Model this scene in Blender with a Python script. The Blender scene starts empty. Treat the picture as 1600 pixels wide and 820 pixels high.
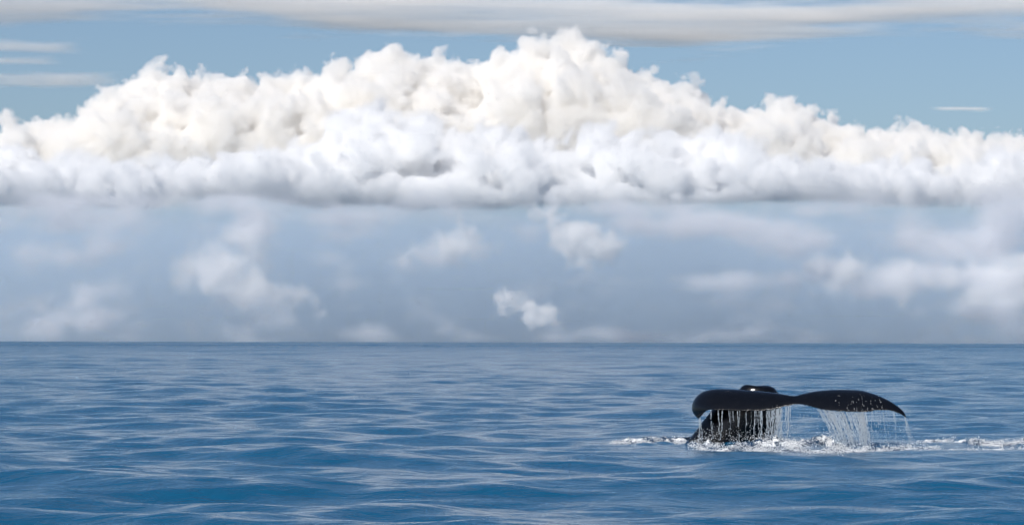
import bpy, bmesh, math, random, time
import numpy as np
from mathutils import Vector, Matrix
T0 = time.time()
R = math.radians
sc = bpy.context.scene

# ------------------------------------------------------------------ camera
F = 4900.0            # focal length in photo pixels (photo is 1600 x 820)
HZ = 534.5            # photo row of the horizon
CAMH = 2.03           # eye height above the water, metres
cam_d = bpy.data.cameras.new('camera')
cam = bpy.data.objects.new('camera', cam_d)
sc.collection.objects.link(cam)
sc.camera = cam
cam_d.sensor_width = 36
cam_d.lens = F * 36 / 1600
cam_d.clip_start = 0.5
cam_d.clip_end = 400000
cam.location = (0, 0, CAMH)
cam.rotation_mode = 'XYZ'
_pitch = math.atan((HZ - 410) / F)
cam.matrix_world = (Matrix.Translation((0, 0, CAMH)) @ Matrix.Rotation(R(90) + _pitch, 4, 'X') @ Matrix.Rotation(R(0.13), 4, 'Z'))

# ------------------------------------------------------------------ sky and sun
SUN_EL, SUN_AZ = 39, -146      # azimuth clockwise from the viewing direction
w = bpy.data.worlds.new('World')
sc.world = w
w.use_nodes = True
nt = w.node_tree
bg = nt.nodes['Background']
sky = nt.nodes.new('ShaderNodeTexSky')
sky.sky_type = 'NISHITA'
sky.sun_disc = False
sky.sun_elevation = R(SUN_EL)
sky.sun_rotation = R(SUN_AZ)
sky.air_density = 0.78
sky.dust_density = 1.2
sky.ozone_density = 3.6
nt.links.new(sky.outputs[0], bg.inputs[0])
bg.inputs[1].default_value = 0.074
sd = bpy.data.lights.new('sun', 'SUN')
so = bpy.data.objects.new('sun', sd)
sc.collection.objects.link(so)
sd.energy = 3.3
sd.angle = R(0.5)
sd.color = (1, .96, .90)
_a, _e = R(SUN_AZ), R(SUN_EL)
so.rotation_euler = Vector((math.sin(_a) * math.cos(_e), math.cos(_a) * math.cos(_e), math.sin(_e))).to_track_quat('Z', 'Y').to_euler()

sc.view_settings.view_transform = 'Standard'
sc.view_settings.look = 'None'
sc.view_settings.exposure = 0.38
sc.view_settings.gamma = 1
c = sc.cycles
c.max_bounces = 24
c.diffuse_bounces = 3
c.glossy_bounces = 4
c.transmission_bounces = 8
c.volume_bounces = 14
c.transparent_max_bounces = 16
c.volume_step_rate = 7.0
c.volume_max_steps = 512
c.use_adaptive_sampling = True
c.adaptive_threshold = 0.035
c.adaptive_min_samples = 10
c.use_denoising = True
c.sample_clamp_indirect = 6


def tag(o, label=None, cat=None, group=None, kind=None):
    if label: o['label'] = label
    if cat: o['category'] = cat
    if group: o['group'] = group
    if kind: o['kind'] = kind
    return o


def link(o, parent=None):
    sc.collection.objects.link(o)
    if parent: o.parent = parent
    return o


def P(px, py, Y):
    """a point that lies in the direction of a photo pixel, at depth Y"""
    return ((px - 800) * Y / F, Y, CAMH + (HZ - py) * Y / F)


def mth(nt, op, a, b=None, c=None):
    n = nt.nodes.new('ShaderNodeMath')
    n.operation = op
    for i, v in enumerate((a, b, c)):
        if v is None: continue
        if isinstance(v, (int, float)): n.inputs[i].default_value = v
        else: nt.links.new(v, n.inputs[i])
    return n.outputs[0]


def mesh_obj(name, verts, faces, mat, parent=None, smooth=True):
    me = bpy.data.meshes.new(name)
    me.from_pydata([tuple(map(float, v)) for v in verts], [], faces)
    if smooth: me.polygons.foreach_set('use_smooth', [True] * len(me.polygons))
    me.materials.append(mat)
    return link(bpy.data.objects.new(name, me), parent)


def new_mat(name):
    m = bpy.data.materials.new(name)
    m.use_nodes = True
    return m, m.node_tree, m.node_tree.nodes['Principled BSDF']


# ================================================================== SEA
def build_sea():
    # a disc of water round the boat, finely divided where the view looks
    DENSE = R(12.2)
    th = np.concatenate([np.linspace(-math.pi, -DENSE, 60, endpoint=False), np.linspace(-DENSE, DENSE, 520), np.linspace(DENSE, math.pi, 61)[1:]])
    th = th[:-1]                               # closed ring
    r = [0.6]
    while r[-1] < 26: r.append(r[-1] * 1.08)
    while r[-1] < 1700: r.append(r[-1] * 1.0034)
    while r[-1] < 5000: r.append(r[-1] * 1.006)
    while r[-1] < 38000: r.append(r[-1] * 1.05)
    r = np.array(r)
    nr, na = len(r), len(th)
    dth = np.gradient(th)
    X = (r[:, None] * np.sin(th)[None, :]).astype(np.float32)
    Y = (r[:, None] * np.cos(th)[None, :]).astype(np.float32)
    dr = np.gradient(r)
    rng = np.random.default_rng(11)
    NW = 140
    lam = np.exp(rng.uniform(math.log(0.42), math.log(26.0), NW))
    ang = rng.normal(0, R(40), NW) + R(196)          # towards the boat, a little across
    ang[::8] = rng.uniform(0, 2 * math.pi, len(ang[::8]))
    k = 2 * math.pi / lam
    # slope given to each wave; most of it between 1.5 and 9 m
    sl = np.exp(-0.5 * ((np.log(lam) - math.log(2.4)) / .95) ** 2)
    sl *= math.sqrt(2 * SLOPE2 / np.sum(sl ** 2))
    # a low old swell under the wind waves
    NS = 12
    ls = np.exp(rng.uniform(math.log(24), math.log(75), NS)); ss = np.full(NS, math.sqrt(2 * .0008 / NS))
    lam = np.concatenate([lam, ls]); ang = np.concatenate([ang, rng.normal(R(170), R(25), NS)]); sl = np.concatenate([sl, ss]); NW += NS
    k = 2 * math.pi / lam
    amp = sl / k
    ph = rng.uniform(0, 2 * math.pi, NW)
    Z = np.zeros_like(X); DX = np.zeros_like(X); DY = np.zeros_like(X)
    space_r = np.maximum(dr, 0)
    for i in range(NW):
        rmax = lam[i] / 3.0
        rows = np.where(space_r < rmax)[0]
        if not len(rows): continue
        r1 = rows[-1] + 1
        cols = np.arange(na)
        fade = np.clip((rmax - space_r[:r1]) / (rmax * .5), 0, 1)[:, None]
        fadec = np.clip((lam[i] / 2.2 - r[:r1, None] * dth[None, :]) / (lam[i] * .25), 0, 1)
        f = (fade * fadec).astype(np.float32)
        if i >= NW - NS: f *= (.22 + .78 * np.clip((r[:r1, None] - 110) / 350, 0, 1)).astype(np.float32)     # the swell lies low close by
        dxw, dyw = math.sin(ang[i]), math.cos(ang[i])
        q = (k[i] * (X[:r1] * dxw + Y[:r1] * dyw) + ph[i]).astype(np.float32)
        s, co = np.sin(q), np.cos(q)
        Z[:r1] += amp[i] * s * f
        DX[:r1] += amp[i] * dxw * co * f * .4
        DY[:r1] += amp[i] * dyw * co * f * .4
    # patches of livelier and calmer water
    g = 1 + .25 * np.sin(X * .045 + 1.3 + np.sin(Y * .013) * 2) * np.sin(Y * .021 + .4)
    Z *= g
    # waves are flattened in the slick round the whale
    Z *= 1 - .62 * np.exp(-((X - 6.2) / 5.2) ** 4 - ((Y - 61) / 5.5) ** 4)
    # the water heaves round the whale
    hx, hy = W(1205, 0)[0], DW
    m = np.exp(-(((X - hx) / 2.8) ** 2 + ((Y - hy + .2) / 1.1) ** 2))
    Z += m * (.06 + .05 * np.sin(X * 3.1 + Y * 1.3) + .04 * np.sin(X * 5.3 - Y * 4.1 + 1) + .03 * np.sin(X * 8.7 + Y * 6.1))
    def height(x, y):
        i = min(int(np.searchsorted(r, math.hypot(x, y))), nr - 1); j = min(int(np.searchsorted(th, math.atan2(x, y))), na - 1)
        return float(Z[i, j])
    V = np.stack([X + DX, Y + DY, Z], -1).reshape(-1, 3)
    a = (np.arange(nr - 1)[:, None] * na + np.arange(na)[None, :])
    b = (np.arange(nr - 1)[:, None] * na + (np.arange(na)[None, :] + 1) % na)
    quads = np.stack([a, a + na, b + na, b], -1).reshape(-1, 4)      # faces up
    me = bpy.data.meshes.new('sea')
    nv, nf = len(V), len(quads)
    me.vertices.add(nv); me.vertices.foreach_set('co', V.astype(np.float32).ravel())
    me.loops.add(nf * 4); me.loops.foreach_set('vertex_index', quads.astype(np.int32).ravel())
    me.polygons.add(nf)
    me.polygons.foreach_set('loop_start', np.arange(0, nf * 4, 4, dtype=np.int32))
    me.polygons.foreach_set('use_smooth', np.ones(nf, bool))
    me.update(calc_edges=True)
    ob = link(bpy.data.objects.new('sea', me))
    tag(ob, 'deep blue open sea with gentle rippling waves', None, None, 'structure')
    m, t, b_ = new_mat('sea_water')
    b_.inputs['Base Color'].default_value = WATER
    b_.inputs['IOR'].default_value = 1.333
    L = t.links.new
    tc = t.nodes.new('ShaderNodeTexCoord')
    def ripple(sx, sy, detail, rough, rot):
        mp = t.nodes.new('ShaderNodeMapping'); mp.inputs['Scale'].default_value = (sx, sy, 1); mp.inputs['Rotation'].default_value = (0, 0, rot)
        L(tc.outputs['Object'], mp.inputs[0])
        n = t.nodes.new('ShaderNodeTexNoise'); n.inputs['Scale'].default_value = 1; n.inputs['Detail'].default_value = detail; n.inputs['Roughness'].default_value = rough
        n.inputs['Distortion'].default_value = .6
        L(mp.outputs[0], n.inputs['Vector'])
        return n.outputs['Fac']
    h = mth(t, 'MULTIPLY', ripple(1.3, 1.9, 4, .5, .3), .10)
    h = mth(t, 'MULTIPLY_ADD', ripple(5, 7, 3, .55, -.4), .012, h)
    # ripples too small for the mesh widen the gloss, the more the coarser the mesh gets
    ln = t.nodes.new('ShaderNodeVectorMath'); ln.operation = 'LENGTH'; L(tc.outputs['Object'], ln.inputs[0])
    rr = t.nodes.new('ShaderNodeMapRange'); L(ln.outputs['Value'], rr.inputs[0])
    rr.inputs[1].default_value = 40; rr.inputs[2].default_value = 1600; rr.inputs[3].default_value = .15; rr.inputs[4].default_value = .28
    L(rr.outputs[0], b_.inputs['Roughness'])
    bp = t.nodes.new('ShaderNodeBump'); bp.inputs['Strength'].default_value = RIPPLE; bp.inputs['Distance'].default_value = 1.0
    L(h, bp.inputs['Height']); L(bp.outputs[0], b_.inputs['Normal'])
    me.materials.append(m)
    return height


# ================================================================== WHALE frame of reference
DW = 62.0
def W(px, py, dy=0.0):
    """photo pixel at the whale's distance (+dy further away)"""
    return P(px, py, DW + dy)

SLOPE2 = 0.0088
RIPPLE = 0.8
WATER = (.004, .082, .172, 1)
sea_z = build_sea()
print('sea', time.time() - T0)


# ================================================================== CLOUDS (volumes)
def cloud_mat(name, dens, col=(1, 1, 1), g=0.):
    m = bpy.data.materials.new(name)
    m.use_nodes = True
    t = m.node_tree
    t.nodes.clear()
    o = t.nodes.new('ShaderNodeOutputMaterial')
    v = t.nodes.new('ShaderNodeVolumePrincipled')
    v.inputs['Color'].default_value = (*col, 1)
    v.inputs['Density'].default_value = dens
    v.inputs['Anisotropy'].default_value = g
    t.links.new(v.outputs[0], o.inputs['Volume'])
    return m


def cloud(name, lo, cs, sdf, vox, mat, namp=62, nscale=120, edge=32, warp=60, wscale=260, stretch=(1, 1, 1), detail=3, basez=None, tilt=0., Y0=0., billow=None):
    """A cloud: sdf is a rough signed distance on cells of cs metres; noise frays it and it is filled with fine density cells."""
    nx, ny, nz = sdf.shape
    cs = (cs, cs, cs) if isinstance(cs, (int, float)) else cs
    vox = (vox, vox, vox) if isinstance(vox, (int, float)) else vox
    me = bpy.data.meshes.new(name)
    me.vertices.add(nx * ny * nz)
    at = me.attributes.new('sdf', 'FLOAT', 'POINT')
    at.data.foreach_set('value', np.ascontiguousarray(sdf, dtype=np.float32).ravel())
    src = bpy.data.objects.new(name + '_cells', me)
    vol = bpy.data.volumes.new(name)
    vol.materials.append(mat)
    ob = link(bpy.data.objects.new(name, vol))
    ng = bpy.data.node_groups.new(name, 'GeometryNodeTree')
    ng.interface.new_socket('Geometry', in_out='INPUT', socket_type='NodeSocketGeometry')
    ng.interface.new_socket('Geometry', in_out='OUTPUT', socket_type='NodeSocketGeometry')
    N = ng.nodes; L = ng.links.new
    gi = N.new('GeometryNodeObjectInfo'); gi.transform_space = 'ORIGINAL'; gi.inputs[0].default_value = src
    go = N.new('NodeGroupOutput')
    pos = N.new('GeometryNodeInputPosition').outputs[0]
    sep = N.new('ShaderNodeSeparateXYZ'); L(pos, sep.inputs[0])
    def idx(ax, o, n):
        v = mth(ng, 'DIVIDE', mth(ng, 'SUBTRACT', sep.outputs[ax], o), cs[ax])
        return mth(ng, 'MINIMUM', mth(ng, 'MAXIMUM', mth(ng, 'ROUND', v), 0), n - 1)
    ixy = mth(ng, 'ADD', mth(ng, 'MULTIPLY', idx(0, lo[0], nx), ny), idx(1, lo[1], ny))
    f1 = N.new('FunctionNodeFloatToInt'); f1.rounding_mode = 'ROUND'; L(ixy, f1.inputs[0])
    f2 = N.new('FunctionNodeFloatToInt'); f2.rounding_mode = 'ROUND'; L(idx(2, lo[2], nz), f2.inputs[0])
    im = N.new('FunctionNodeIntegerMath'); im.operation = 'MULTIPLY_ADD'
    L(f1.outputs[0], im.inputs[0]); im.inputs[1].default_value = nz; L(f2.outputs[0], im.inputs[2])
    na = N.new('GeometryNodeInputNamedAttribute'); na.data_type = 'FLOAT'; na.inputs[0].default_value = 'sdf'
    si = N.new('GeometryNodeSampleIndex'); si.data_type = 'FLOAT'; si.domain = 'POINT'
    L(gi.outputs['Geometry'], si.inputs[0]); L(na.outputs[0], si.inputs[1]); L(im.outputs[0], si.inputs[2])
    mx = [lo[i] + cs[i] * ((nx, ny, nz)[i] - 1) for i in range(3)]
    vc = N.new('GeometryNodeVolumeCube'); L(si.outputs[0], vc.inputs[0])
    vc.inputs['Background'].default_value = 9999
    vc.inputs['Min'].default_value = lo; vc.inputs['Max'].default_value = mx
    for i, n in enumerate((nx, ny, nz)): vc.inputs[4 + i].default_value = n
    gg = N.new('GeometryNodeGetNamedGrid'); L(vc.outputs[0], gg.inputs[0]); gg.inputs[1].default_value = 'density'
    sg = N.new('GeometryNodeSampleGrid'); L(gg.outputs['Grid'], sg.inputs[0])
    sv = N.new('ShaderNodeVectorMath'); sv.operation = 'MULTIPLY'; L(pos, sv.inputs[0]); sv.inputs[1].default_value = stretch
    spos = sv.outputs[0]
    wn = N.new('ShaderNodeTexNoise'); wn.inputs['Scale'].default_value = 1 / wscale; wn.inputs['Detail'].default_value = 2; L(spos, wn.inputs['Vector'])
    wv = N.new('ShaderNodeVectorMath'); wv.operation = 'MULTIPLY_ADD'; L(wn.outputs['Color'], wv.inputs[0]); wv.inputs[1].default_value = (warp / stretch[0], warp / stretch[1], warp / stretch[2]); L(pos, wv.inputs[2])
    wo = N.new('ShaderNodeVectorMath'); wo.operation = 'ADD'; L(wv.outputs[0], wo.inputs[0]); wo.inputs[1].default_value = [-.5 * warp / q for q in stretch]
    L(wo.outputs[0], sg.inputs[1])
    n2 = N.new('ShaderNodeTexNoise'); n2.inputs['Scale'].default_value = 1 / nscale; n2.inputs['Detail'].default_value = detail; n2.inputs['Roughness'].default_value = .6; L(spos, n2.inputs['Vector'])
    d = mth(ng, 'MULTIPLY_ADD', n2.outputs['Fac'], namp * 2, sg.outputs[0])
    d = mth(ng, 'SUBTRACT', d, namp)
    for bs, ba in (billow or ()):     # rounded heads with sharp creases between them
        nb = N.new('ShaderNodeTexNoise'); nb.inputs['Scale'].default_value = 1 / bs; nb.inputs['Detail'].default_value = 1; L(wo.outputs[0], nb.inputs['Vector'])
        ab = mth(ng, 'ABSOLUTE', mth(ng, 'MULTIPLY_ADD', nb.outputs['Fac'], 2, -1))
        d = mth(ng, 'MULTIPLY_ADD', ab, -ba, d)
        d = mth(ng, 'ADD', d, ba * .23)
    mr = N.new('ShaderNodeMapRange'); mr.interpolation_type = 'SMOOTHSTEP'; L(d, mr.inputs[0])
    mr.inputs[1].default_value = 0; mr.inputs[2].default_value = -edge; mr.inputs[3].default_value = 0; mr.inputs[4].default_value = 1
    dens = mr.outputs[0]
    if basez is not None:            # the base thins out instead of ending in a wall
        bn = N.new('ShaderNodeTexNoise'); bn.inputs['Scale'].default_value = 1 / 1700; bn.inputs['Detail'].default_value = 5; L(pos, bn.inputs['Vector'])
        zz = mth(ng, 'MULTIPLY_ADD', bn.outputs['Fac'], 520, sep.outputs[2])
        zz = mth(ng, 'ADD', zz, mth(ng, 'MULTIPLY', mth(ng, 'SUBTRACT', sep.outputs[1], Y0), -tilt))
        mb = N.new('ShaderNodeMapRange'); mb.interpolation_type = 'SMOOTHSTEP'; L(zz, mb.inputs[0])
        mb.inputs[1].default_value = basez + 170; mb.inputs[2].default_value = basez + 540; mb.inputs[3].default_value = 0; mb.inputs[4].default_value = 1
        dens = mth(ng, 'MULTIPLY', dens, mb.outputs[0])
    v2 = N.new('GeometryNodeVolumeCube'); L(dens, v2.inputs[0]); v2.inputs['Min'].default_value = lo; v2.inputs['Max'].default_value = mx
    for i in range(3): v2.inputs[4 + i].default_value = max(4, int((mx[i] - lo[i]) / vox[i]))
    sm = N.new('GeometryNodeSetMaterial'); sm.inputs['Material'].default_value = mat
    L(v2.outputs[0], sm.inputs[0]); L(sm.outputs[0], go.inputs[0])
    ob.modifiers.new('cloud', 'NODES').node_group = ng
    return ob


class Field:
    """rough signed distance built from overlapping spheres"""
    def __init__(s, lo, hi, cs, init=400.):
        s.lo = lo; s.cs = cs
        s.n = [int((hi[i] - lo[i]) / cs) + 1 for i in range(3)]
        s.g = [lo[i] + cs * np.arange(s.n[i]) for i in range(3)]
        s.d = np.full(s.n, init, np.float32)
    def add(s, c, r, sq=(1, 1, 1), pad=90):
        i0 = [max(0, int((c[i] - r / sq[i] - pad - s.lo[i]) / s.cs)) for i in range(3)]
        i1 = [min(s.n[i], int((c[i] + r / sq[i] + pad - s.lo[i]) / s.cs) + 2) for i in range(3)]
        if any(i1[i] <= i0[i] for i in range(3)): return
        a = [((s.g[i][i0[i]:i1[i]] - c[i]) * sq[i]) for i in range(3)]
        dd = np.sqrt(a[0][:, None, None] ** 2 + a[1][None, :, None] ** 2 + a[2][None, None, :] ** 2) - r
        v = s.d[i0[0]:i1[0], i0[1]:i1[1], i0[2]:i1[2]]
        np.minimum(v, dd, out=v)
    def close(s, e=120, axes=(0, 1, 2)):
        for ax in axes:
            sh = [1, 1, 1]; sh[ax] = -1
            gg = s.g[ax]
            s.d = np.maximum(s.d, np.maximum(gg[0] + e - gg, gg - (gg[-1] - e)).reshape(sh))


def bank(name, sil, basepy, Y, depth, cs, vox, seed, mat, slope, rpx=(26, 58), n1=260, n2=2800, n3=36000, hole=(), **k):
    rng = random.Random(seed); s = Y / F
    xs = np.array([p[0] for p in sil], float); ys = np.array([p[1] for p in sil], float)
    top = lambda px: float(np.interp(px, xs, ys))
    zb = P(0, basepy, Y)[2]; zt = P(0, ys.min(), Y)[2] + 130
    lo = (P(xs[0], 0, Y)[0], Y - depth * .6, zb - 190); hi = (P(xs[-1], 0, Y)[0], Y + depth * .2, zt)
    f = Field(lo, hi, cs)
    gx, gy, gz = f.g
    zs = CAMH + (HZ - np.interp(gx / s + 800, xs, ys)) * s
    tt = np.clip((Y + depth * .25 - gy) / (depth * .8), 0, 1)
    bk = np.clip((gy - Y) / (depth * .3), 0, 1)
    H = zb + (zs[:, None] - zb) * (1 - slope * tt[None, :] ** 1.3) * (1 - .9 * bk[None, :] ** 2) - 260
    f.d = np.minimum(f.d, (gz[None, None, :] - H[:, :, None]) * .7).astype(np.float32)
    prim, sec = [], []
    for _ in range(n1):
        px = rng.uniform(xs[0] + 20, xs[-1] - 20); t = rng.random() ** 1.2
        r = rng.uniform(*rpx) * s * (1 - .2 * t)
        pt = max(top(px), top(px - r / s * .55), top(px + r / s * .55))
        ztop = zb + (CAMH + (HZ - pt) * s - zb) * (1 - slope * t)
        if ztop - zb < r * .9: r = max(60, (ztop - zb) * .7)
        cc = ((px - 800) * s, Y - t * depth * .5, ztop - r)
        f.add(cc, r); prim.append((cc, r))
    for _ in range(n2):
        c_, r = rng.choice(prim)
        th = rng.uniform(0, 2 * math.pi); u = rng.uniform(-.1, 1); q = math.sqrt(1 - u * u)
        d = (math.cos(th) * q, -abs(math.sin(th)) * q if rng.random() < .8 else .5 * math.sin(th), u)
        q = max(r * rng.uniform(.18, .42), 60)
        cc = [c_[i] + d[i] * r * .88 for i in range(3)]
        lim = CAMH + (HZ - top(cc[0] / s + 800)) * s + 20
        cc[2] = min(cc[2], lim - q)
        f.add(cc, q); sec.append((cc, q))
    for _ in range(n3):
        c_, r = rng.choice(sec)
        th = rng.uniform(0, 2 * math.pi); u = rng.uniform(-.3, 1); q = math.sqrt(1 - u * u)
        d = (math.cos(th) * q, -abs(math.sin(th)) * q, u)
        f.add([c_[i] + d[i] * r * .9 for i in range(3)], max(r * rng.uniform(.2, .5), 26), pad=45)
    for hx, hy, hr in hole:
        cc = P(hx, hy, Y); r = hr * s
        dd = np.sqrt((gx[:, None, None] - cc[0]) ** 2 + ((gy[None, :, None] - (Y - depth * .5)) * .45) ** 2 + ((gz[None, None, :] - cc[2]) * 1.2) ** 2) - r
        f.d = np.maximum(f.d, -dd)
    f.d = np.maximum(f.d, zb - 110 + (gy - Y)[None, :, None] * zb / Y - gz[None, None, :])
    f.close(120, (0, 1))
    return cloud(name, lo, cs, f.d, vox, mat, basez=zb, tilt=zb / Y, Y0=Y, billow=((620, 300), (230, 190), (100, 90)), namp=20, nscale=80, edge=26, **k)


SIL_BACK = [(-160, 208), (-100, 200), (0, 185), (60, 180), (120, 160), (150, 140), (185, 120), (230, 103), (290, 102), (330, 112), (360, 103), (440, 110), (480, 118), (500, 95), (520, 72), (560, 68), (600, 63), (640, 68), (680, 82), (720, 82), (770, 76), (790, 60), (850, 52), (900, 50), (940, 52), (970, 60), (1010, 85), (1060, 105), (1100, 120), (1125, 140), (1130, 152), (1170, 167), (1180, 158), (1210, 145), (1250, 148), (1280, 168), (1330, 180), (1370, 190), (1440, 185), (1460, 182), (1480, 195), (1530, 202), (1600, 207), (1700, 215), (1760, 222)]
SIL_FRONT = [(-160, 234), (-100, 230), (0, 215), (30, 225), (60, 240), (150, 240), (250, 240), (300, 235), (340, 240), (360, 222), (400, 210), (440, 222), (490, 215), (510, 195), (530, 170), (580, 160), (620, 155), (660, 165), (690, 165), (720, 185), (780, 195), (850, 195), (880, 185), (930, 180), (1000, 190), (1040, 210), (1080, 195), (1130, 190), (1180, 200), (1240, 235), (1300, 240), (1380, 240), (1450, 250), (1530, 245), (1560, 220), (1600, 210), (1700, 230), (1760, 236)]
cb = bank('cumulus_cloud', SIL_BACK, 300, 36000, 3000, 24, 18, 1, cloud_mat('cloud_cream', .0125, (1, .991, .976)), .35)
tag(cb, 'tall cream white heaped cloud with the highest summit, behind the lower white row', 'cloud')
cf = bank('cumulus_cloud', SIL_FRONT, 312, 30000, 2600, 20, 15, 2, cloud_mat('cloud_white', .0135), .5, hole=[(690, 266, 22)])
tag(cf, 'long white heaped cloud row with flat grey base in front of the taller cloud', 'cloud')


def fractus(label, Y, path, dens, vox, seed, fuzz=1.0):
    """a torn scrap of low cloud strung along path = (px, py, radius in px)"""
    s = Y / F; rng = random.Random(seed)
    rm = sum(q[2] for q in path) / len(path) * s
    lo = (min(P(x - r * 2.2, 0, Y)[0] for x, y, r in path), Y - 2.2 * rm, min(P(0, y + r * 2, Y)[2] for x, y, r in path))
    hi = (max(P(x + r * 2.2, 0, Y)[0] for x, y, r in path), Y + 2.2 * rm, max(P(0, y - r * 2, Y)[2] for x, y, r in path))
    f = Field(lo, hi, 30)
    for (x0, y0, r0), (x1, y1, r1) in zip(path, path[1:]):
        n = max(2, int(math.hypot(x1 - x0, y1 - y0) / (.22 * (r0 + r1))) + 1)
        for i in range(n):
            u = i / n; r = (r0 + (r1 - r0) * u)
            cc = P(x0 + (x1 - x0) * u + rng.gauss(0, .35) * r, y0 + (y1 - y0) * u + rng.gauss(0, .22) * r, Y + rng.gauss(0, .4) * r * s)
            f.add(cc, r * s * rng.uniform(.5, 1.1), (rng.uniform(.6, 1), 1, rng.uniform(1, 1.5)))
    f.close(60)
    ob = cloud('fractus_cloud', lo, 30, f.d, vox, cloud_mat('cloud_scrap', dens), namp=2.3 * rm, nscale=1.1 * rm, edge=.55 * rm * fuzz, warp=1.2 * rm, wscale=1.6 * rm, detail=5)
    return tag(ob, label, 'cloud', 'small torn clouds under the cloud base')


fractus('small bright torn cloud hanging just under the cloud base right of centre', 26500, [(866, 332, 18), (888, 348, 28), (914, 370, 33), (948, 400, 19)], .011, 22, 5)
fractus('smallest white torn cloud low above the horizon at centre', 26800, [(785, 488, 8), (798, 458, 17), (820, 472, 25), (842, 486, 22), (872, 496, 9)], .013, 20, 6)
fractus('faint flat torn cloud left of the brighter scrap below the base', 27200, [(632, 400, 10), (660, 398, 22), (700, 386, 32), (735, 376, 32), (760, 380, 19)], .006, 26, 7)
fractus('long slanting torn cloud trailing down at left below the base', 27500, [(405, 330, 26), (385, 370, 28), (340, 408, 36), (305, 420, 30), (370, 440, 40), (430, 462, 26), (510, 472, 14)], .0042, 30, 8, 1.4)
fractus('pale ragged cloud band low at the right edge below the base', 27500, [(1290, 425, 22), (1330, 408, 34), (1400, 425, 34), (1470, 432, 34), (1540, 440, 40), (1620, 445, 44), (1700, 440, 44)], .005, 30, 9, 1.3)


def stratus():
    """layered torn grey cloud that fills the space between the cloud base and the horizon"""
    Y = 27800.; s = Y / F; cs = 60.
    lo = (P(-220, 0, Y)[0], Y - 750, P(0, 545, Y)[2]); hi = (P(1820, 0, Y)[0], Y + 750, P(0, 268, Y)[2])
    n = [int((hi[i] - lo[i]) / cs) + 1 for i in range(3)]
    g = [lo[i] + cs * np.arange(n[i]) for i in range(3)]
    PX = (g[0] / s + 800)[:, None]; PY = (HZ - (g[2] - CAMH) / s)[None, :]
    d = np.full((n[0], n[2]), 92.)
    for x, y, rx, ry, v in ((90, 340, 180, 30, 190), (120, 385, 120, 30, 150), (345, 418, 80, 36, 160), (400, 350, 40, 40, 170), (430, 458, 70, 20, 130), (130, 490, 280, 45, 112), (560, 332, 170, 20, 160), (700, 388, 90, 26, 120),
                            (860, 350, 70, 40, 90), (1090, 340, 150, 25, 190), (1250, 362, 120, 30, 170), (1320, 412, 70, 24, 190), (1470, 432, 200, 30, 220), (1530, 360, 140, 52, 220), (1180, 430, 280, 18, 150), (1560, 490, 120, 38, 190),
                            (1080, 522, 520, 14, 110), (1180, 468, 120, 20, 90), (1700, 420, 120, 100, 200), (-150, 420, 120, 100, 150), (960, 440, 120, 22, 70), (250, 525, 300, 18, 90), (60, 314, 240, 17, 215), (400, 316, 160, 14, 190), (650, 321, 110, 11, 150), (1010, 319, 160, 13, 175), (1330, 315, 170, 17, 215), (1600, 314, 150, 20, 220)):
        d = np.minimum(d, 92 - v * np.exp(-((PX - x) / rx) ** 2 - ((PY - y) / ry) ** 2))
    d3 = np.maximum(np.repeat(d[:, None, :], n[1], 1), ((np.abs(g[1] - Y) - 480) * .6)[None, :, None])
    d3 = np.maximum(d3, ((g[2] - hi[2] + 200) * .6)[None, None, :]); d3 = np.maximum(d3, ((np.abs(g[0] - (lo[0] + hi[0]) / 2) - (hi[0] - lo[0]) / 2 + 250) * .5)[:, None, None])
    ob = cloud('stratus_cloud', lo, cs, d3.astype(np.float32), (44, 60, 34), cloud_mat('cloud_layer', .0056, (.97, .975, 1)), namp=430, nscale=520, edge=240, warp=330, wscale=600, stretch=(.75, 1, 1.35), detail=5)
    return tag(ob, 'layered torn grey cloud between the heaped cloud base and the horizon', 'cloud')
stratus()


def veil():
    """rain and haze hanging far behind and below the cloud base"""
    lo = (-16000., 38000., -200.); cs = 500.
    hi = (16000., 60000., 3200.)
    n = [int((hi[i] - lo[i]) / cs) + 1 for i in range(3)]
    rng = np.random.default_rng(4)
    g = [lo[i] + cs * np.arange(n[i]) for i in range(3)]
    d = np.full(n, -700., np.float32)
    d = np.maximum(d, (g[2] - 2500)[None, None, :] * 1.0)
    d = d.astype(np.float32)
    ob = cloud('haze_veil', lo, cs, d, (300, 500, 120), cloud_mat('tinted_haze', .00022, (.74, .875, 1)), namp=420, nscale=2600, edge=900, warp=300, wscale=2500, detail=2)  # the blue of distant air is put into the scatter colour
    return tag(ob, 'soft grey blue haze added between the cloud base and the horizon', 'haze', None, 'stuff')
veil()


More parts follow.
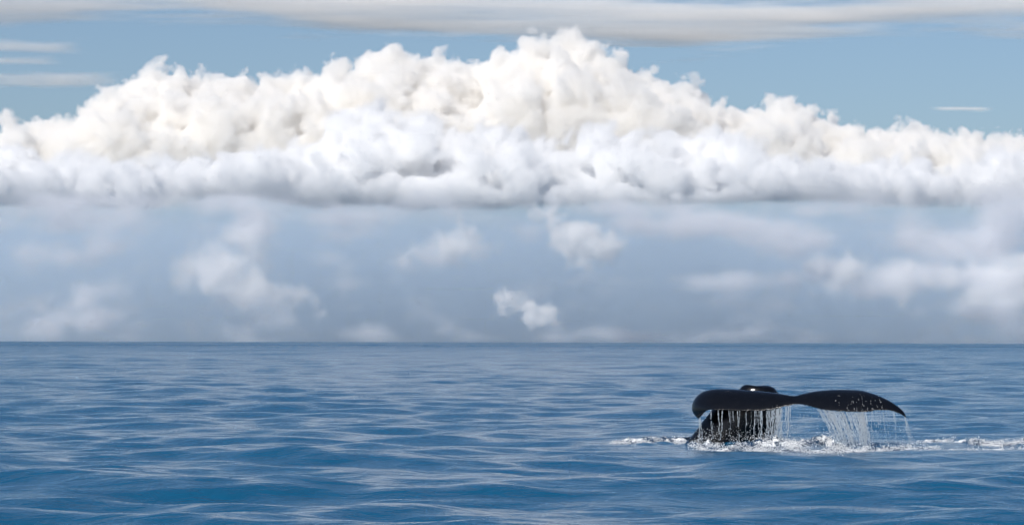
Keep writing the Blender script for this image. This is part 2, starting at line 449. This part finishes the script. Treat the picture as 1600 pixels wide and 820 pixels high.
def streaks(label, alt, rects, dens, th=150, namp=110, edge=150, cs=(240., 260., 60.), vox=(150, 200, 45), nscale=1300):
    """a thin high cloud sheet; rects = (x0, x1, y0, y1) seen from above"""
    m = 900.
    lo = (min(q[0] for q in rects) - m, min(q[2] for q in rects) - m, alt - th - 270.)
    hi = (max(q[1] for q in rects) + m, max(q[3] for q in rects) + m, alt + th + 270.)
    n = [int((hi[i] - lo[i]) / cs[i]) + 1 for i in range(3)]
    g = [lo[i] + cs[i] * np.arange(n[i]) for i in range(3)]
    GX, GY = g[0][:, None], g[1][None, :]
    flat = np.full((n[0], n[1]), 900.)
    for x0, x1, y0, y1 in rects:
        dx = np.maximum(np.maximum(x0 - GX, GX - x1), -2000) * .25
        dy = np.maximum(np.maximum(y0 - GY, GY - y1), -2000) * .35
        flat = np.minimum(flat, np.maximum(dx, dy))
    d = np.maximum(flat[:, :, None] * .35, (np.abs(g[2] - alt) - th)[None, None, :])
    ob = cloud('high_cloud', lo, cs, d.astype(np.float32), vox, cloud_mat('cloud_high', dens, (1, .99, .975), -.5), namp=namp, nscale=nscale, edge=edge, warp=300, wscale=1700, stretch=(.35, 1, 1.4), detail=3)
    return tag(ob, label, 'cloud', 'thin high clouds')


def bar(label, px0, px1, py, th, dens, alt=6500.):
    Y = (alt - CAMH) * F / (HZ - py)
    x0, x1 = P(px0, 0, Y)[0], P(px1, 0, Y)[0]
    return streaks(label, alt, [(x0, x1, Y - 700, Y + 700)], dens, th, th * .7, th, (150., 150., 30.), (90, 120, 24), 700)


# the tall far bank across the top of the picture; its foot lies 5.5 degrees above the horizon
def far_bank():
    Y = 90000.; cs = (300., 400., 150.)
    lo = (-24000., Y - 2200, P(0, 90, Y)[2]); hi = (24000., Y + 2200, P(0, -34, Y)[2])
    n = [int((hi[i] - lo[i]) / cs[i]) + 1 for i in range(3)]
    g = [lo[i] + cs[i] * np.arange(n[i]) for i in range(3)]
    foot = np.interp(g[0] * F / Y + 800, [-300, 0, 300, 430, 540, 650, 800, 1000, 1100, 1250, 1450, 1600, 1900], [36, 30, 28, 29, 43, 54, 57, 64, 70, 60, 50, 44, 38])
    zf = CAMH + (HZ - foot) * Y / F
    d = np.maximum(np.maximum((zf[:, None, None] - g[2][None, None, :]), (np.abs(g[1] - Y) - 1300)[None, :, None] * .5), (g[2] - hi[2] + 300)[None, None, :])
    d = np.maximum(d, ((np.abs(g[0]) - 22500) * .5)[:, None, None])
    ob = cloud('high_cloud', lo, cs, d.astype(np.float32), (120, 200, 40), cloud_mat('cloud_high', .0009, (1, .99, .975), -.5), namp=1300, nscale=1000, edge=480, warp=300, wscale=2200, stretch=(.13, .5, 2.4), detail=4)
    return tag(ob, 'broad pale high cloud sheet across the top of the sky', 'cloud', 'thin high clouds')
far_bank()
bar('uppermost thin cloud streak at the left edge under the high sheet', -160, 130, 72, 120, .0020)
bar('second thin cloud streak at the left edge in the blue gap', -160, 110, 95, 70, .0016)
bar('lowest and broadest thin cloud streak at the left edge above the cloud shoulder', -160, 190, 125, 170, .0020)
bar('short faint cloud streak in the blue gap at far right', 1450, 1550, 168, 50, .0014)
print('clouds', time.time() - T0)


# ================================================================== WHALE
def vnoise(seed):
    r = np.random.default_rng(seed); tab = r.uniform(-1, 1, 512)
    def f(x):
        i = math.floor(x); u = x - i; u = u * u * (3 - 2 * u)
        return tab[i % 512] * (1 - u) + tab[(i + 1) % 512] * u
    return f


# stations along the flukes: upper edge and lower edge in photo pixels, from the left tip to the right tip
STATIONS = [((1091.5, 652.5), (1092.5, 653.8)), ((1085.5, 645), (1098, 648.5)), ((1083.5, 635), (1103, 643)), ((1088, 623.5), (1109, 640.5)), ((1099, 614.5), (1119, 640.5)),
            ((1117, 610), (1132, 641)), ((1140, 610), (1150, 641.5)), ((1165, 611.5), (1172, 642)), ((1190, 613), (1195, 641)), ((1213, 615), (1215, 637.8)),
            ((1230, 617.3), (1232, 634)), ((1242, 618.8), (1246, 631.5)), ((1256, 615.8), (1261, 633.5)), ((1274, 612.8), (1280, 638.5)), ((1297, 611), (1303, 641.5)),
            ((1322, 610.5), (1330, 643)), ((1347, 612), (1352, 643)), ((1370, 618), (1372, 641.3)), ((1388, 626), (1390, 641)), ((1402, 634.6), (1403, 644.5)),
            ((1411, 642.5), (1411, 648.5)), ((1415.5, 650.3), (1416.3, 651.3))]


def span_dy(px):
    """how much further than DW the flukes lie along their span: the left one is turned away, the right one towards the boat"""
    return 0.7 - (px - 1085) / 330 * 2.1


def catmull(ps, u):
    n = len(ps) - 1
    x = min(max(u * n, 0), n - 1e-6); i = int(x); t = x - i
    p = [np.array(ps[min(max(i + q, 0), n)], float) for q in (-1, 0, 1, 2)]
    return .5 * (2 * p[1] + (p[2] - p[0]) * t + (2 * p[0] - 5 * p[1] + 4 * p[2] - p[3]) * t * t + (3 * p[1] - p[0] - 3 * p[2] + p[3]) * t ** 3)


def fluke_edges(u):
    """upper and lower edge points in space at span position u (0..1)"""
    a = catmull([s[0] for s in STATIONS], u); b = catmull([s[1] for s in STATIONS], u)
    h = math.hypot(b[0] - a[0], b[1] - a[1])
    ch = min(1.0, h / 32)
    tooth = 0
    if b[0] > 1350: tooth = .8 * abs(math.sin(b[0] * .33)) * min(1, (b[0] - 1350) / 15) * min(1, max(0, (1408 - b[0]) / 15))
    if 1105 < b[0] < 1350: tooth = .45 * abs(math.sin(b[0] * .41 + 2 * math.sin(b[0] * .05)))
    dy = span_dy(a[0])
    A = np.array(W(a[0], a[1], dy + .48 * ch)); B = np.array(W(b[0], b[1] - tooth, span_dy(b[0]) - .34 * ch))
    return A, B, ch


def build_whale():
    root = link(bpy.data.objects.new('whale', None))
    root.location = W(1140, 693, 1.1)[0], DW + 1.1, 0
    tag(root, 'black humpbacked whale diving, only its raised tail and flukes out of the water', 'whale')
    V, Fc = [], []
    def loft(rings, cap=True):
        base = len(V); n = len(rings[0])
        for rg in rings: V.extend(rg)
        for i in range(len(rings) - 1):
            for j in range(n):
                a = base + i * n + j; b = base + i * n + (j + 1) % n
                Fc.append((a, b, b + n, a + n))
        if cap:
            Fc.append(tuple(base + j for j in reversed(range(n))))
            Fc.append(tuple(base + (len(rings) - 1) * n + j for j in range(n)))
    # ---- flukes
    rings = []
    M = 200; NP = 28
    for i in range(M + 1):
        u = i / M
        A, B, ch = fluke_edges(u)
        A2, B2, _ = fluke_edges(min(1, u + .01)); A1, B1, _ = fluke_edges(max(0, u - .01))
        tang = (A2 + B2 - A1 - B1); tang /= np.linalg.norm(tang) + 1e-9
        chord = B - A
        nrm = np.cross(tang, chord); nrm /= np.linalg.norm(nrm) + 1e-9
        if nrm[1] > 0: nrm = -nrm                  # towards the boat: the upper skin
        th = .085 * ch + .012
        ring = []
        for q in range(NP):
            a = 2 * math.pi * q / NP
            s = (1 - math.cos(a)) / 2
            prof = math.sin(a) * (1.25 - 1.05 * s)    # round in front, thin at the trailing edge
            camber = .10 * ch * 4 * s * (1 - s)      # the upper skin swells
            ring.append(A + chord * s + nrm * (th * prof + camber * .8))
        rings.append(ring)
    loft(rings)
    # ---- tail stock: from the root of the flukes down into the sea
    kn = vnoise(5); kn2 = vnoise(9)
    ST = [((1194, 600.5), 4, .05, .95), ((1193.5, 601.8), 13, .13, .95), ((1192.5, 604), 21, .22, .96), ((1190, 608.5), 29, .28, .98), ((1187, 616), 33, .32, 1.0), ((1180, 634), 44, .36, 1.03), ((1171, 647), 49, .40, 1.06), ((1156, 664), 50, .43, 1.12),
          ((1142, 682), 50, .46, 1.16), ((1130, 700), 52, .5, 1.25), ((1108, 740), 60, .6, 1.4), ((1070, 790), 70, .7, 1.7), ((1010, 840), 80, .8, 2.2)]
    cs_ = [s[0] for s in ST]
    rings = []
    for i in range(70):
        u = i / 69
        c_ = catmull(cs_, u); hw = float(catmull([(s[1], s[2]) for s in ST], u)[0]); dp = float(catmull([(s[1], s[2]) for s in ST], u)[1]); dy = float(catmull([(s[3], 0) for s in ST], u)[0])
        c2 = catmull(cs_, min(1, u + .02)); c1 = catmull(cs_, max(0, u - .02))
        t = np.array([c2[0] - c1[0], -(c2[1] - c1[1])]); t /= np.linalg.norm(t) + 1e-9
        if u < .42: t = np.array([0, -1.0]) * (1 - u / .42) + t * (u / .42); t /= np.linalg.norm(t)
        side = np.array([-t[1], t[0]])
        C = np.array(W(c_[0], c_[1], dy)); k = (DW + dy) / F
        ring = []
        for q in range(32):
            a = 2 * math.pi * q / 32
            knob = 1 + (.05 * kn(a * 6 + u * 70) + .035 * kn2(a * 13 - u * 130)) * (1 if u < .3 else .25)
            w_ = math.cos(a) * hw * k * knob
            # a ridge runs along the back of the stock
            ring.append(C + np.array([side[0] * w_, math.sin(a) * dp, side[1] * w_]))
        rings.append(ring)
    loft(rings)
    # ---- the fillet where the stock runs into the flukes
    rings = []
    for i in range(16):
        u = i / 15
        c_ = np.array([1196 + 30 * u, 622 + 3 * u]); C = np.array(W(c_[0], c_[1], .85 - u * .65))
        rw = .20 - .09 * u
        rings.append([C + np.array([math.cos(2 * math.pi * q / 20) * rw * 1.3, 0.15 * math.sin(2 * math.pi * q / 20), math.sin(2 * math.pi * q / 20) * rw * .45]) for q in range(20)])
    loft(rings)
    # ---- the back, just awash to the left, with a small knob
    rings = []
    for i in range(30):
        u = i / 29
        px = 1135 - 120 * u; top = 664 + 26 * u ** .6 if u < .9 else 690 + 6 * (u - .9) / .1
        dy = 1.2 + 1.5 * u
        T = np.array(W(px, top, dy)); rr = .38
        kb = .035 * math.exp(-((px - 1058) / 4.5) ** 2)
        ring = []
        for q in range(24):
            a = 2 * math.pi * q / 24
            ring.append(T + np.array([0, math.cos(a) * rr * 1.1, math.sin(a) * rr - rr + (kb if math.sin(a) > .8 else 0)]))
        rings.append(ring)
    loft(rings)
    L0 = np.array(root.location)
    m, t, b = new_mat('whale_skin')
    Lk = t.links.new
    tc = t.nodes.new('ShaderNodeTexCoord')
    no = t.nodes.new('ShaderNodeTexNoise'); no.inputs['Scale'].default_value = 9; no.inputs['Detail'].default_value = 4; no.inputs['Roughness'].default_value = .65; Lk(tc.outputs['Object'], no.inputs['Vector'])
    cr = t.nodes.new('ShaderNodeValToRGB')
    cr.color_ramp.elements[0].position = .69; cr.color_ramp.elements[0].color = (.003, .0035, .005, 1)
    cr.color_ramp.elements[1].position = .78; cr.color_ramp.elements[1].color = (.16, .15, .15, 1)
    Lk(no.outputs['Fac'], cr.inputs[0]); Lk(cr.outputs[0], b.inputs['Base Color'])
    n3 = t.nodes.new('ShaderNodeTexNoise'); n3.inputs['Scale'].default_value = 30; n3.inputs['Detail'].default_value = 3; Lk(tc.outputs['Object'], n3.inputs['Vector'])
    bp = t.nodes.new('ShaderNodeBump'); bp.inputs['Strength'].default_value = .12; bp.inputs['Distance'].default_value = .01; Lk(n3.outputs['Fac'], bp.inputs['Height']); Lk(bp.outputs[0], b.inputs['Normal'])
    b.inputs['IOR'].default_value = 1.42
    n4 = t.nodes.new('ShaderNodeTexNoise'); n4.inputs['Scale'].default_value = 5; n4.inputs['Detail'].default_value = 5; Lk(tc.outputs['Object'], n4.inputs['Vector'])
    rr = t.nodes.new('ShaderNodeMapRange'); Lk(n4.outputs['Fac'], rr.inputs[0]); rr.inputs[1].default_value = .35; rr.inputs[2].default_value = .65; rr.inputs[3].default_value = .16; rr.inputs[4].default_value = .27
    Lk(rr.outputs[0], b.inputs['Roughness'])
    ob = mesh_obj('body', [v - L0 for v in V], Fc, m, root)
    bm = bmesh.new(); bm.from_mesh(ob.data); bmesh.ops.recalc_face_normals(bm, faces=bm.faces); bm.to_mesh(ob.data); bm.free()
    rm = ob.modifiers.new('fuse', 'REMESH'); rm.mode = 'VOXEL'; rm.voxel_size = .018; rm.use_smooth_shade = True
    sm = ob.modifiers.new('smooth', 'SMOOTH'); sm.iterations = 6; sm.factor = .5
    return root
build_whale()


# ================================================================== FALLING WATER
def water_mat(name, col, trans, rough, ior=1.33):
    m, t, b = new_mat(name)
    b.inputs['Base Color'].default_value = (*col, 1)
    b.inputs['Transmission Weight'].default_value = trans
    b.inputs['Roughness'].default_value = rough
    b.inputs['IOR'].default_value = ior
    return m
POUR = water_mat('aerated_water', (.80, .87, .93), .72, .22)
DROP = water_mat('water_drop', (.95, .97, 1), .55, .08)
FOAM = water_mat('sea_foam', (.82, .83, .84), .2, .2)

ICO = None
def ico():
    global ICO
    if ICO is None:
        bm = bmesh.new(); bmesh.ops.create_icosphere(bm, subdivisions=1, radius=1)
        bm.verts.ensure_lookup_table()
        ICO = (np.array([v.co[:] for v in bm.verts]), np.array([[v.index for v in f.verts] for f in bm.faces]))
        bm.free()
    return ICO


class Heap:
    """many little pieces of water joined into one mesh"""
    def __init__(s): s.v = []; s.f = []; s.n = 0; s.b = []
    def tube(s, pts, rad, sides=5):
        ring = np.array([[math.cos(2 * math.pi * q / sides), math.sin(2 * math.pi * q / sides)] for q in range(sides)])
        pts = np.array(pts); rad = np.array(rad); k = len(pts)
        vv = np.zeros((k, sides, 3)); vv[:, :, 0] = pts[:, None, 0] + ring[None, :, 0] * rad[:, None]; vv[:, :, 1] = pts[:, None, 1] + ring[None, :, 1] * rad[:, None]; vv[:, :, 2] = pts[:, None, 2]
        i = np.arange(k - 1)[:, None] * sides; j = np.arange(sides)[None, :]; j2 = (j + 1) % sides
        f = np.stack([i + j, i + sides + j, i + sides + j2, i + j2], -1).reshape(-1, 4) + s.n
        s.v.append(vv.reshape(-1, 3)); s.f += [tuple(q) for q in f.tolist()]; s.n += k * sides
        s.f.append(tuple(s.n - sides + q for q in range(sides))); s.f.append(tuple(s.n - k * sides + q for q in reversed(range(sides))))
    def blobs(s, cen, rad, rng, flat=(1, 1, 1)):
        iv, if_ = ico()
        cen = np.array(cen); n = len(cen)
        if not n: return
        jit = rng.uniform(.65, 1.35, (n, len(iv), 1)); sc3 = rng.uniform(.7, 1.4, (n, 1, 3)) * np.array(flat)
        vv = cen[:, None, :] + iv[None] * jit * sc3 * np.array(rad)[:, None, None]
        f = (if_[None] + (np.arange(n) * len(iv))[:, None, None]).reshape(-1, 3) + s.n
        s.v.append(vv.reshape(-1, 3)); s.f += [tuple(q) for q in f.tolist()]; s.n += n * len(iv)
    def build(s, name, mat, origin=None):
        v = np.concatenate(s.v)
        o = np.array(origin if origin is not None else (v[:, 0].mean(), v[:, 1].mean(), 0.))
        ob = mesh_obj(name, v - o, s.f, mat); ob.location = o
        return ob


def lower_edge(px):
    """point on the lower edge of the flukes at photo column px"""
    best = None
    for i in range(0, 241):
        A, B, ch = EDGES[i]
        x = B[0] * F / B[1] + 800
        if best is None or abs(x - px) < best[0]: best = (abs(x - px), B)
    return best[1]
EDGES = [fluke_edges(i / 240) for i in range(241)]


def strand(h, hd, rng, x0, x1, r, wob=.012, length=1.0, start=0.0, broken=.3, y0=None):
    """one thread of water from the fluke's edge at column x0, leaning until it meets the sea at column x1"""
    p = lower_edge(x0) if y0 is None else np.array(y0)
    z1 = -.03; k = p[1] / F
    n = 34
    f1 = rng.uniform(8, 16); f2 = rng.uniform(20, 40); p1, p2 = rng.uniform(0, 6.28, 2)
    pts, rad = [], []
    def flush():
        if len(pts) > 2: h.tube(pts, rad)
        pts.clear(); rad.clear()
    gap = 0
    for i in range(n + 1):
        u = start + (length - start) * i / n
        z = p[2] + .015 - (p[2] + .015 - z1) * u
        lean = u ** .85
        x = p[0] + (x1 - x0) * k * lean + wob * (math.sin(u * f1 + p1) * u + .5 * math.sin(u * f2 + p2) * u)
        y = p[1] + .02 + wob * math.sin(u * f1 * .8 + p2) * u - .06 * u
        rr = r * (1.15 - .35 * u) * (1 + .45 * math.sin(u * f2 * 1.7 + p1) + .25 * rng.normal()) * (.35 if i in (0, n) else 1)
        if gap > 0: gap -= 1; flush(); continue
        if u > .25 and rng.random() < broken * u * .35: gap = rng.integers(1, 4)
        pts.append((x, y, z)); rad.append(max(rr * .46, .0015))
        if rng.random() < .5 * (u + .2):
            hd.append(((x + rng.normal(0, .02 + .03 * u), y + rng.normal(0, .03), z + rng.normal(0, .02)), rng.uniform(.002, .006)))
    flush()


def curtain(label, threads, seed, name='falling_water'):
    rng = np.random.default_rng(seed)
    h = Heap(); hd = []
    for t in threads: strand(h, hd, rng, *t)
    h.blobs([q[0] for q in hd], [q[1] for q in hd], rng)
    ob = h.build(name, POUR)
    return tag(ob, label, 'water', None, 'stuff')


rg = random.Random(3)
th_left = []
for i in range(42):
    x = rg.choice([1112, 1122, 1131, 1140, 1149, 1155, 1166, 1172, 1183, 1190, 1199, 1206, 1214, 1225, 1233]) + rg.gauss(0, 3.2)
    th_left.append((x, x + rg.uniform(-3, 3.5) - (0 if x < 1200 else 3), rg.choice([.004, .006, .009, .012, .018]), .02, rg.uniform(.75, 1.0) if rg.random() < .6 else rg.uniform(.3, .7)))
for i in range(12): th_left.append((1218 + rg.uniform(-5, 5), 1219 + rg.uniform(-4, 4), rg.uniform(.008, .014), .02, 1.0))   # the thicker pour by the notch
for i in range(16): th_left.append((1198 + rg.uniform(0, 26), 1196 + rg.uniform(-2, 16), rg.uniform(.006, .012), .02, 1.0))
for i in range(7): th_left.append((1093 + rg.uniform(-2, 2), 1095 + rg.uniform(-2.5, 4), rg.uniform(.006, .011), .016, 1.0))
curtain('thin threads of water running off the left fluke in front of the tail stock', th_left, 31)
th_right = []
for i in range(140):
    x = rg.choice([1279, 1284, 1290, 1293, 1299, 1304, 1311, 1315, 1322, 1327, 1334, 1339, 1346, 1350]) + rg.gauss(0, 1.8)
    lean = 34 - (x - 1277) * .33
    th_right.append((x, x + lean + rg.uniform(-3, 3), rg.choice([.004, .006, .009, .013, .02]), .02, 1.0 if rg.random() < .6 else rg.uniform(.4, .95), 0.0, .3))
for i in range(16): th_right.append((1344 + rg.uniform(-4, 5), 1354 + rg.uniform(-4, 5), rg.uniform(.008, .016), .014, 1.0, 0.0, .1))
curtain('dense slanting sheet of water pouring off the middle of the right fluke', th_right, 32)
th_thin = []
for i in range(26):
    x = rg.uniform(1354, 1402); th_thin.append((x, x + rg.uniform(1, 7), rg.choice([.004, .005, .007]), .014, rg.uniform(.25, 1.0), 0.0, 1.2))
for i in range(10): th_thin.append((1281 + rg.uniform(-45, 0), 1283 + rg.uniform(-45, 4), .004, .014, rg.uniform(.5, 1), .2, 1.6))
curtain('sparse broken drips falling from the outer right fluke', th_thin, 33)
th_tip = [(1414 + rg.uniform(-1.5, 1.5), 1427 + rg.uniform(-6, 5), rg.choice([.004, .006, .009]), .02, rg.uniform(.7, 1.0), 0.0, .8) for i in range(9)]
curtain('thin trickle of drops falling from the tip of the right fluke', th_tip, 34)


# drops and rivulets on the right fluke
def beads():
    rng = np.random.default_rng(8)
    h = Heap(); cen, rad = [], []
    for x0 in (1298, 1303, 1312, 1318, 1322, 1330, 1334, 1341, 1345, 1350, 1358, 1366, 1374, 1308, 1326, 1338):
        v0 = rng.uniform(.1, .55)
        for q in range(int(rng.integers(5, 34))):
            v = min(.97, v0 + rng.random() ** .7 * (.97 - v0))
            u = None
            px = x0 + (v - .5) * 13 + rng.normal(0, .45)
            i = min(range(241), key=lambda j: abs((EDGES[j][0][0] * (1 - v) + EDGES[j][1][0] * v) * F / ((EDGES[j][0][1] * (1 - v) + EDGES[j][1][1] * v)) + 800 - px))
            A, B, ch = EDGES[i]
            nrm = np.array([0, -.55, .84]); s = v
            c_ = A + (B - A) * s
            a = math.acos(1 - 2 * s)
            off = (.085 * ch + .012) * math.sin(a) * (1.25 - 1.05 * s) + .08 * ch * 4 * s * (1 - s)
            cen.append(c_ + nrm * (off - .004)); rad.append(float(np.clip(rng.lognormal(-5.75, .45), .0018, .008)))
    h.blobs(cen, rad, rng)
    tag(h.build('water_drops', FOAM), 'white beads and rivulets of water on the upper side of the right fluke', 'water', None, 'stuff')
beads()


# ================================================================== FOAM
def noise2(seed, n=256):
    tab = np.random.default_rng(seed).uniform(0, 1, (n, n))
    def f(x, y):
        i, j = math.floor(x), math.floor(y); u, v = x - i, y - j
        u = u * u * (3 - 2 * u); v = v * v * (3 - 2 * v); i %= n - 1; j %= n - 1
        return (tab[i, j] * (1 - u) + tab[i + 1, j] * u) * (1 - v) + (tab[i, j + 1] * (1 - u) + tab[i + 1, j + 1] * u) * v
    return f


def froth_mat():
    m, t, b = new_mat('churned_water')
    L = t.links.new
    tc = t.nodes.new('ShaderNodeTexCoord')
    n = t.nodes.new('ShaderNodeTexNoise'); n.inputs['Scale'].default_value = 26; n.inputs['Detail'].default_value = 6; n.inputs['Roughness'].default_value = .7; L(tc.outputs['Object'], n.inputs['Vector'])
    n2 = t.nodes.new('ShaderNodeTexNoise'); n2.inputs['Scale'].default_value = 4.5; n2.inputs['Detail'].default_value = 3; L(tc.outputs['Object'], n2.inputs['Vector'])
    f = mth(t, 'MULTIPLY_ADD', n2.outputs['Fac'], .9, n.outputs['Fac'])
    mr = t.nodes.new('ShaderNodeMapRange'); L(f, mr.inputs[0]); mr.inputs[1].default_value = .91; mr.inputs[2].default_value = 1.05
    mx = t.nodes.new('ShaderNodeMix'); mx.data_type = 'RGBA'; L(mr.outputs[0], mx.inputs['Factor']); mx.inputs['A'].default_value = (.008, .04, .09, 1); mx.inputs['B'].default_value = (.85, .86, .87, 1)
    L(mx.outputs['Result'], b.inputs['Base Color'])
    ro = t.nodes.new('ShaderNodeMapRange'); L(mr.outputs[0], ro.inputs[0]); ro.inputs[3].default_value = .08; ro.inputs[4].default_value = .5
    L(ro.outputs[0], b.inputs['Roughness']); b.inputs['IOR'].default_value = 1.333
    bp = t.nodes.new('ShaderNodeBump'); bp.inputs['Strength'].default_value = .8; bp.inputs['Distance'].default_value = .012; L(n.outputs['Fac'], bp.inputs['Height']); L(bp.outputs[0], b.inputs['Normal'])
    return m
FROTH = froth_mat()


def ridge(label, path, seed):
    """a low ragged ridge of churned water along the same kind of path"""
    n1, n2, n3 = noise2(seed + 7), noise2(seed + 8), noise2(seed + 9)
    NV = 34; V, Fs = [], []
    xs = [q[0] for q in path]
    L_ = []
    px = xs[0]
    while px < xs[-1]: L_.append(px); px += .55
    for px in L_:
        py = float(np.interp(px, xs, [q[1] for q in path])); sp = float(np.interp(px, xs, [q[2] for q in path])); hh = float(np.interp(px, xs, [q[3] for q in path]))
        end = min(1, (px - xs[0]) / 10, (xs[-1] - px) / 10)
        Yc = CAMH * F / (py - HZ)
        half = .16 + .13 * sp
        for j in range(NV):
            v = j / (NV - 1) * 2 - 1
            X = (px - 800) * Yc / F; Y = Yc + v * half
            r1 = 1 - abs(2 * n1(X * 2.2, Y * 2.6) - 1); r2 = 1 - abs(2 * n2(X * 7, Y * 8) - 1); r3 = n3(X * 24, Y * 24)
            prof = max(0, 1 - v * v) ** .7 * max(end, 0)
            V.append((X + .03 * (r2 - .5), Y + .04 * (r3 - .5), sea_z(X, Y) - .03 + prof * (.02 + .75 * hh * (.15 + .75 * r1 * r1 + .45 * r2 * r2 * r1 + .22 * r3))))
    for i in range(len(L_) - 1):
        for j in range(NV - 1):
            a = i * NV + j; Fs.append((a, a + NV, a + NV + 1, a + 1))
    o = np.array(V).mean(0); o[2] = 0
    ob = mesh_obj('churned_water', np.array(V) - o, Fs, FROTH); ob.location = o
    return tag(ob, label, 'foam', None, 'stuff')


def foam(label, path, per_px, seed):
    ridge('ridge of ' + label, path, seed)
    bubbles('bubbles and drops over the ' + label, path, per_px * .36, seed)


def bubbles(label, path, per_px, seed):
    """churned white water along path = (px, py, spread in px, heap height in m): patches of small bubbles with dark water between"""
    rng = np.random.default_rng(seed)
    n1, n2 = noise2(seed), noise2(seed + 100)
    h = Heap(); cen, rad = [], []
    for (x0, y0, s0, h0), (x1, y1, s1, h1) in zip(path, path[1:]):
        n = max(1, int(abs(x1 - x0) * per_px))
        for _ in range(n):
            u = rng.random(); s = s0 + (s1 - s0) * u; hh = h0 + (h1 - h0) * u
            px = x0 + (x1 - x0) * u + rng.normal(0, 2); py = y0 + (y1 - y0) * u + rng.normal(0, s)
            m = .6 * n1(px * .11, py * .30) + .4 * n2(px * .33, py * .7)
            if m < .46: continue
            Y = CAMH * F / max(py - HZ, 60); X = (px - 800) * Y / F
            top = hh * rng.random() ** 1.3 * (.35 + 1.6 * max(0, n1(px * .07 + 31, 5.5) - .25))
            z0 = sea_z(X, Y)
            cc = np.array([X, Y, z0 + top])
            for q in range(int(rng.integers(2, 9))):
                p = cc + rng.normal(0, 1, 3) * (.055, .05, .022)
                cen.append((p[0], p[1], max(p[2], z0 - .003))); rad.append(float(np.clip(rng.lognormal(-5.5, .5), .002, .012)))
    h.blobs(cen, rad, rng)
    return tag(h.build('foam', FOAM), label, 'foam', None, 'stuff')


foam('white churned foam running out to the left of the tail stock', [(955, 694, .7, .04), (975, 693, 1.4, .10), (1000, 692, 2, .16), (1040, 691, 2.2, .18), (1075, 691, 2.6, .12), (1100, 695, 3, .12), (1125, 700, 3, .08)], 16, 41)
foam('white churned foam in front of the tail stock', [(1060, 695, 1.5, .05), (1100, 702, 2, .06), (1135, 704, 2, .08), (1150, 699, 2.6, .10), (1190, 698, 2.6, .12), (1215, 697, 3, .14), (1240, 700, 2.6, .12), (1262, 697, 2.6, .14), (1282, 695, 3, .24), (1300, 697, 3.5, .2), (1318, 703, 2.5, .08)], 22, 42)
foam('line of foam at the foot of the water sheet below the right fluke', [(1165, 704, 1.5, .04), (1230, 706, 1.8, .05), (1290, 707, 1.8, .06), (1330, 706, 1.8, .08), (1365, 704, 1.6, .08), (1400, 703, 1.8, .10), (1435, 702, 1.8, .12), (1468, 703, 1, .04)], 16, 43)
foam('band of foam trailing away to the right edge behind the fluke tip', [(1428, 693, .8, .04), (1450, 691, 1.3, .09), (1480, 691, 1.4, .10), (1520, 694, 1.6, .09), (1560, 695, 1.8, .09), (1600, 694, 1.8, .08), (1640, 694, 1.8, .08)], 13, 44)
foam('scattered flecks of foam on the water at the lower right', [(1440, 705, .8, .02), (1480, 706, .8, .02), (1520, 706.5, .8, .02), (1560, 705, .8, .03), (1620, 700, 1.2, .03)], 3, 45)


def spray():
    rng = np.random.default_rng(6)
    h = Heap(); cen, rad = [], []
    for _ in range(900):
        if rng.random() < .5: px = rng.uniform(1090, 1240); Y = DW + rng.uniform(-.2, 1); ph = 686 - abs(rng.normal(0, 9))
        elif rng.random() < .7: px = rng.uniform(1275, 1430); Y = DW - 1.2 + rng.uniform(-.4, .6); ph = 699 - abs(rng.normal(0, 16))
        else: px = rng.uniform(970, 1600); Y = DW; ph = 693 - abs(rng.normal(0, 2.5))
        cen.append(P(px, ph, Y)); rad.append(rng.uniform(.003, .009))
    h.blobs(cen, rad, rng)
    tag(h.build('spray', DROP), 'fine spray of drops flung up round the tail and flukes', 'spray', None, 'stuff')
spray()
print('whale', time.time() - T0)
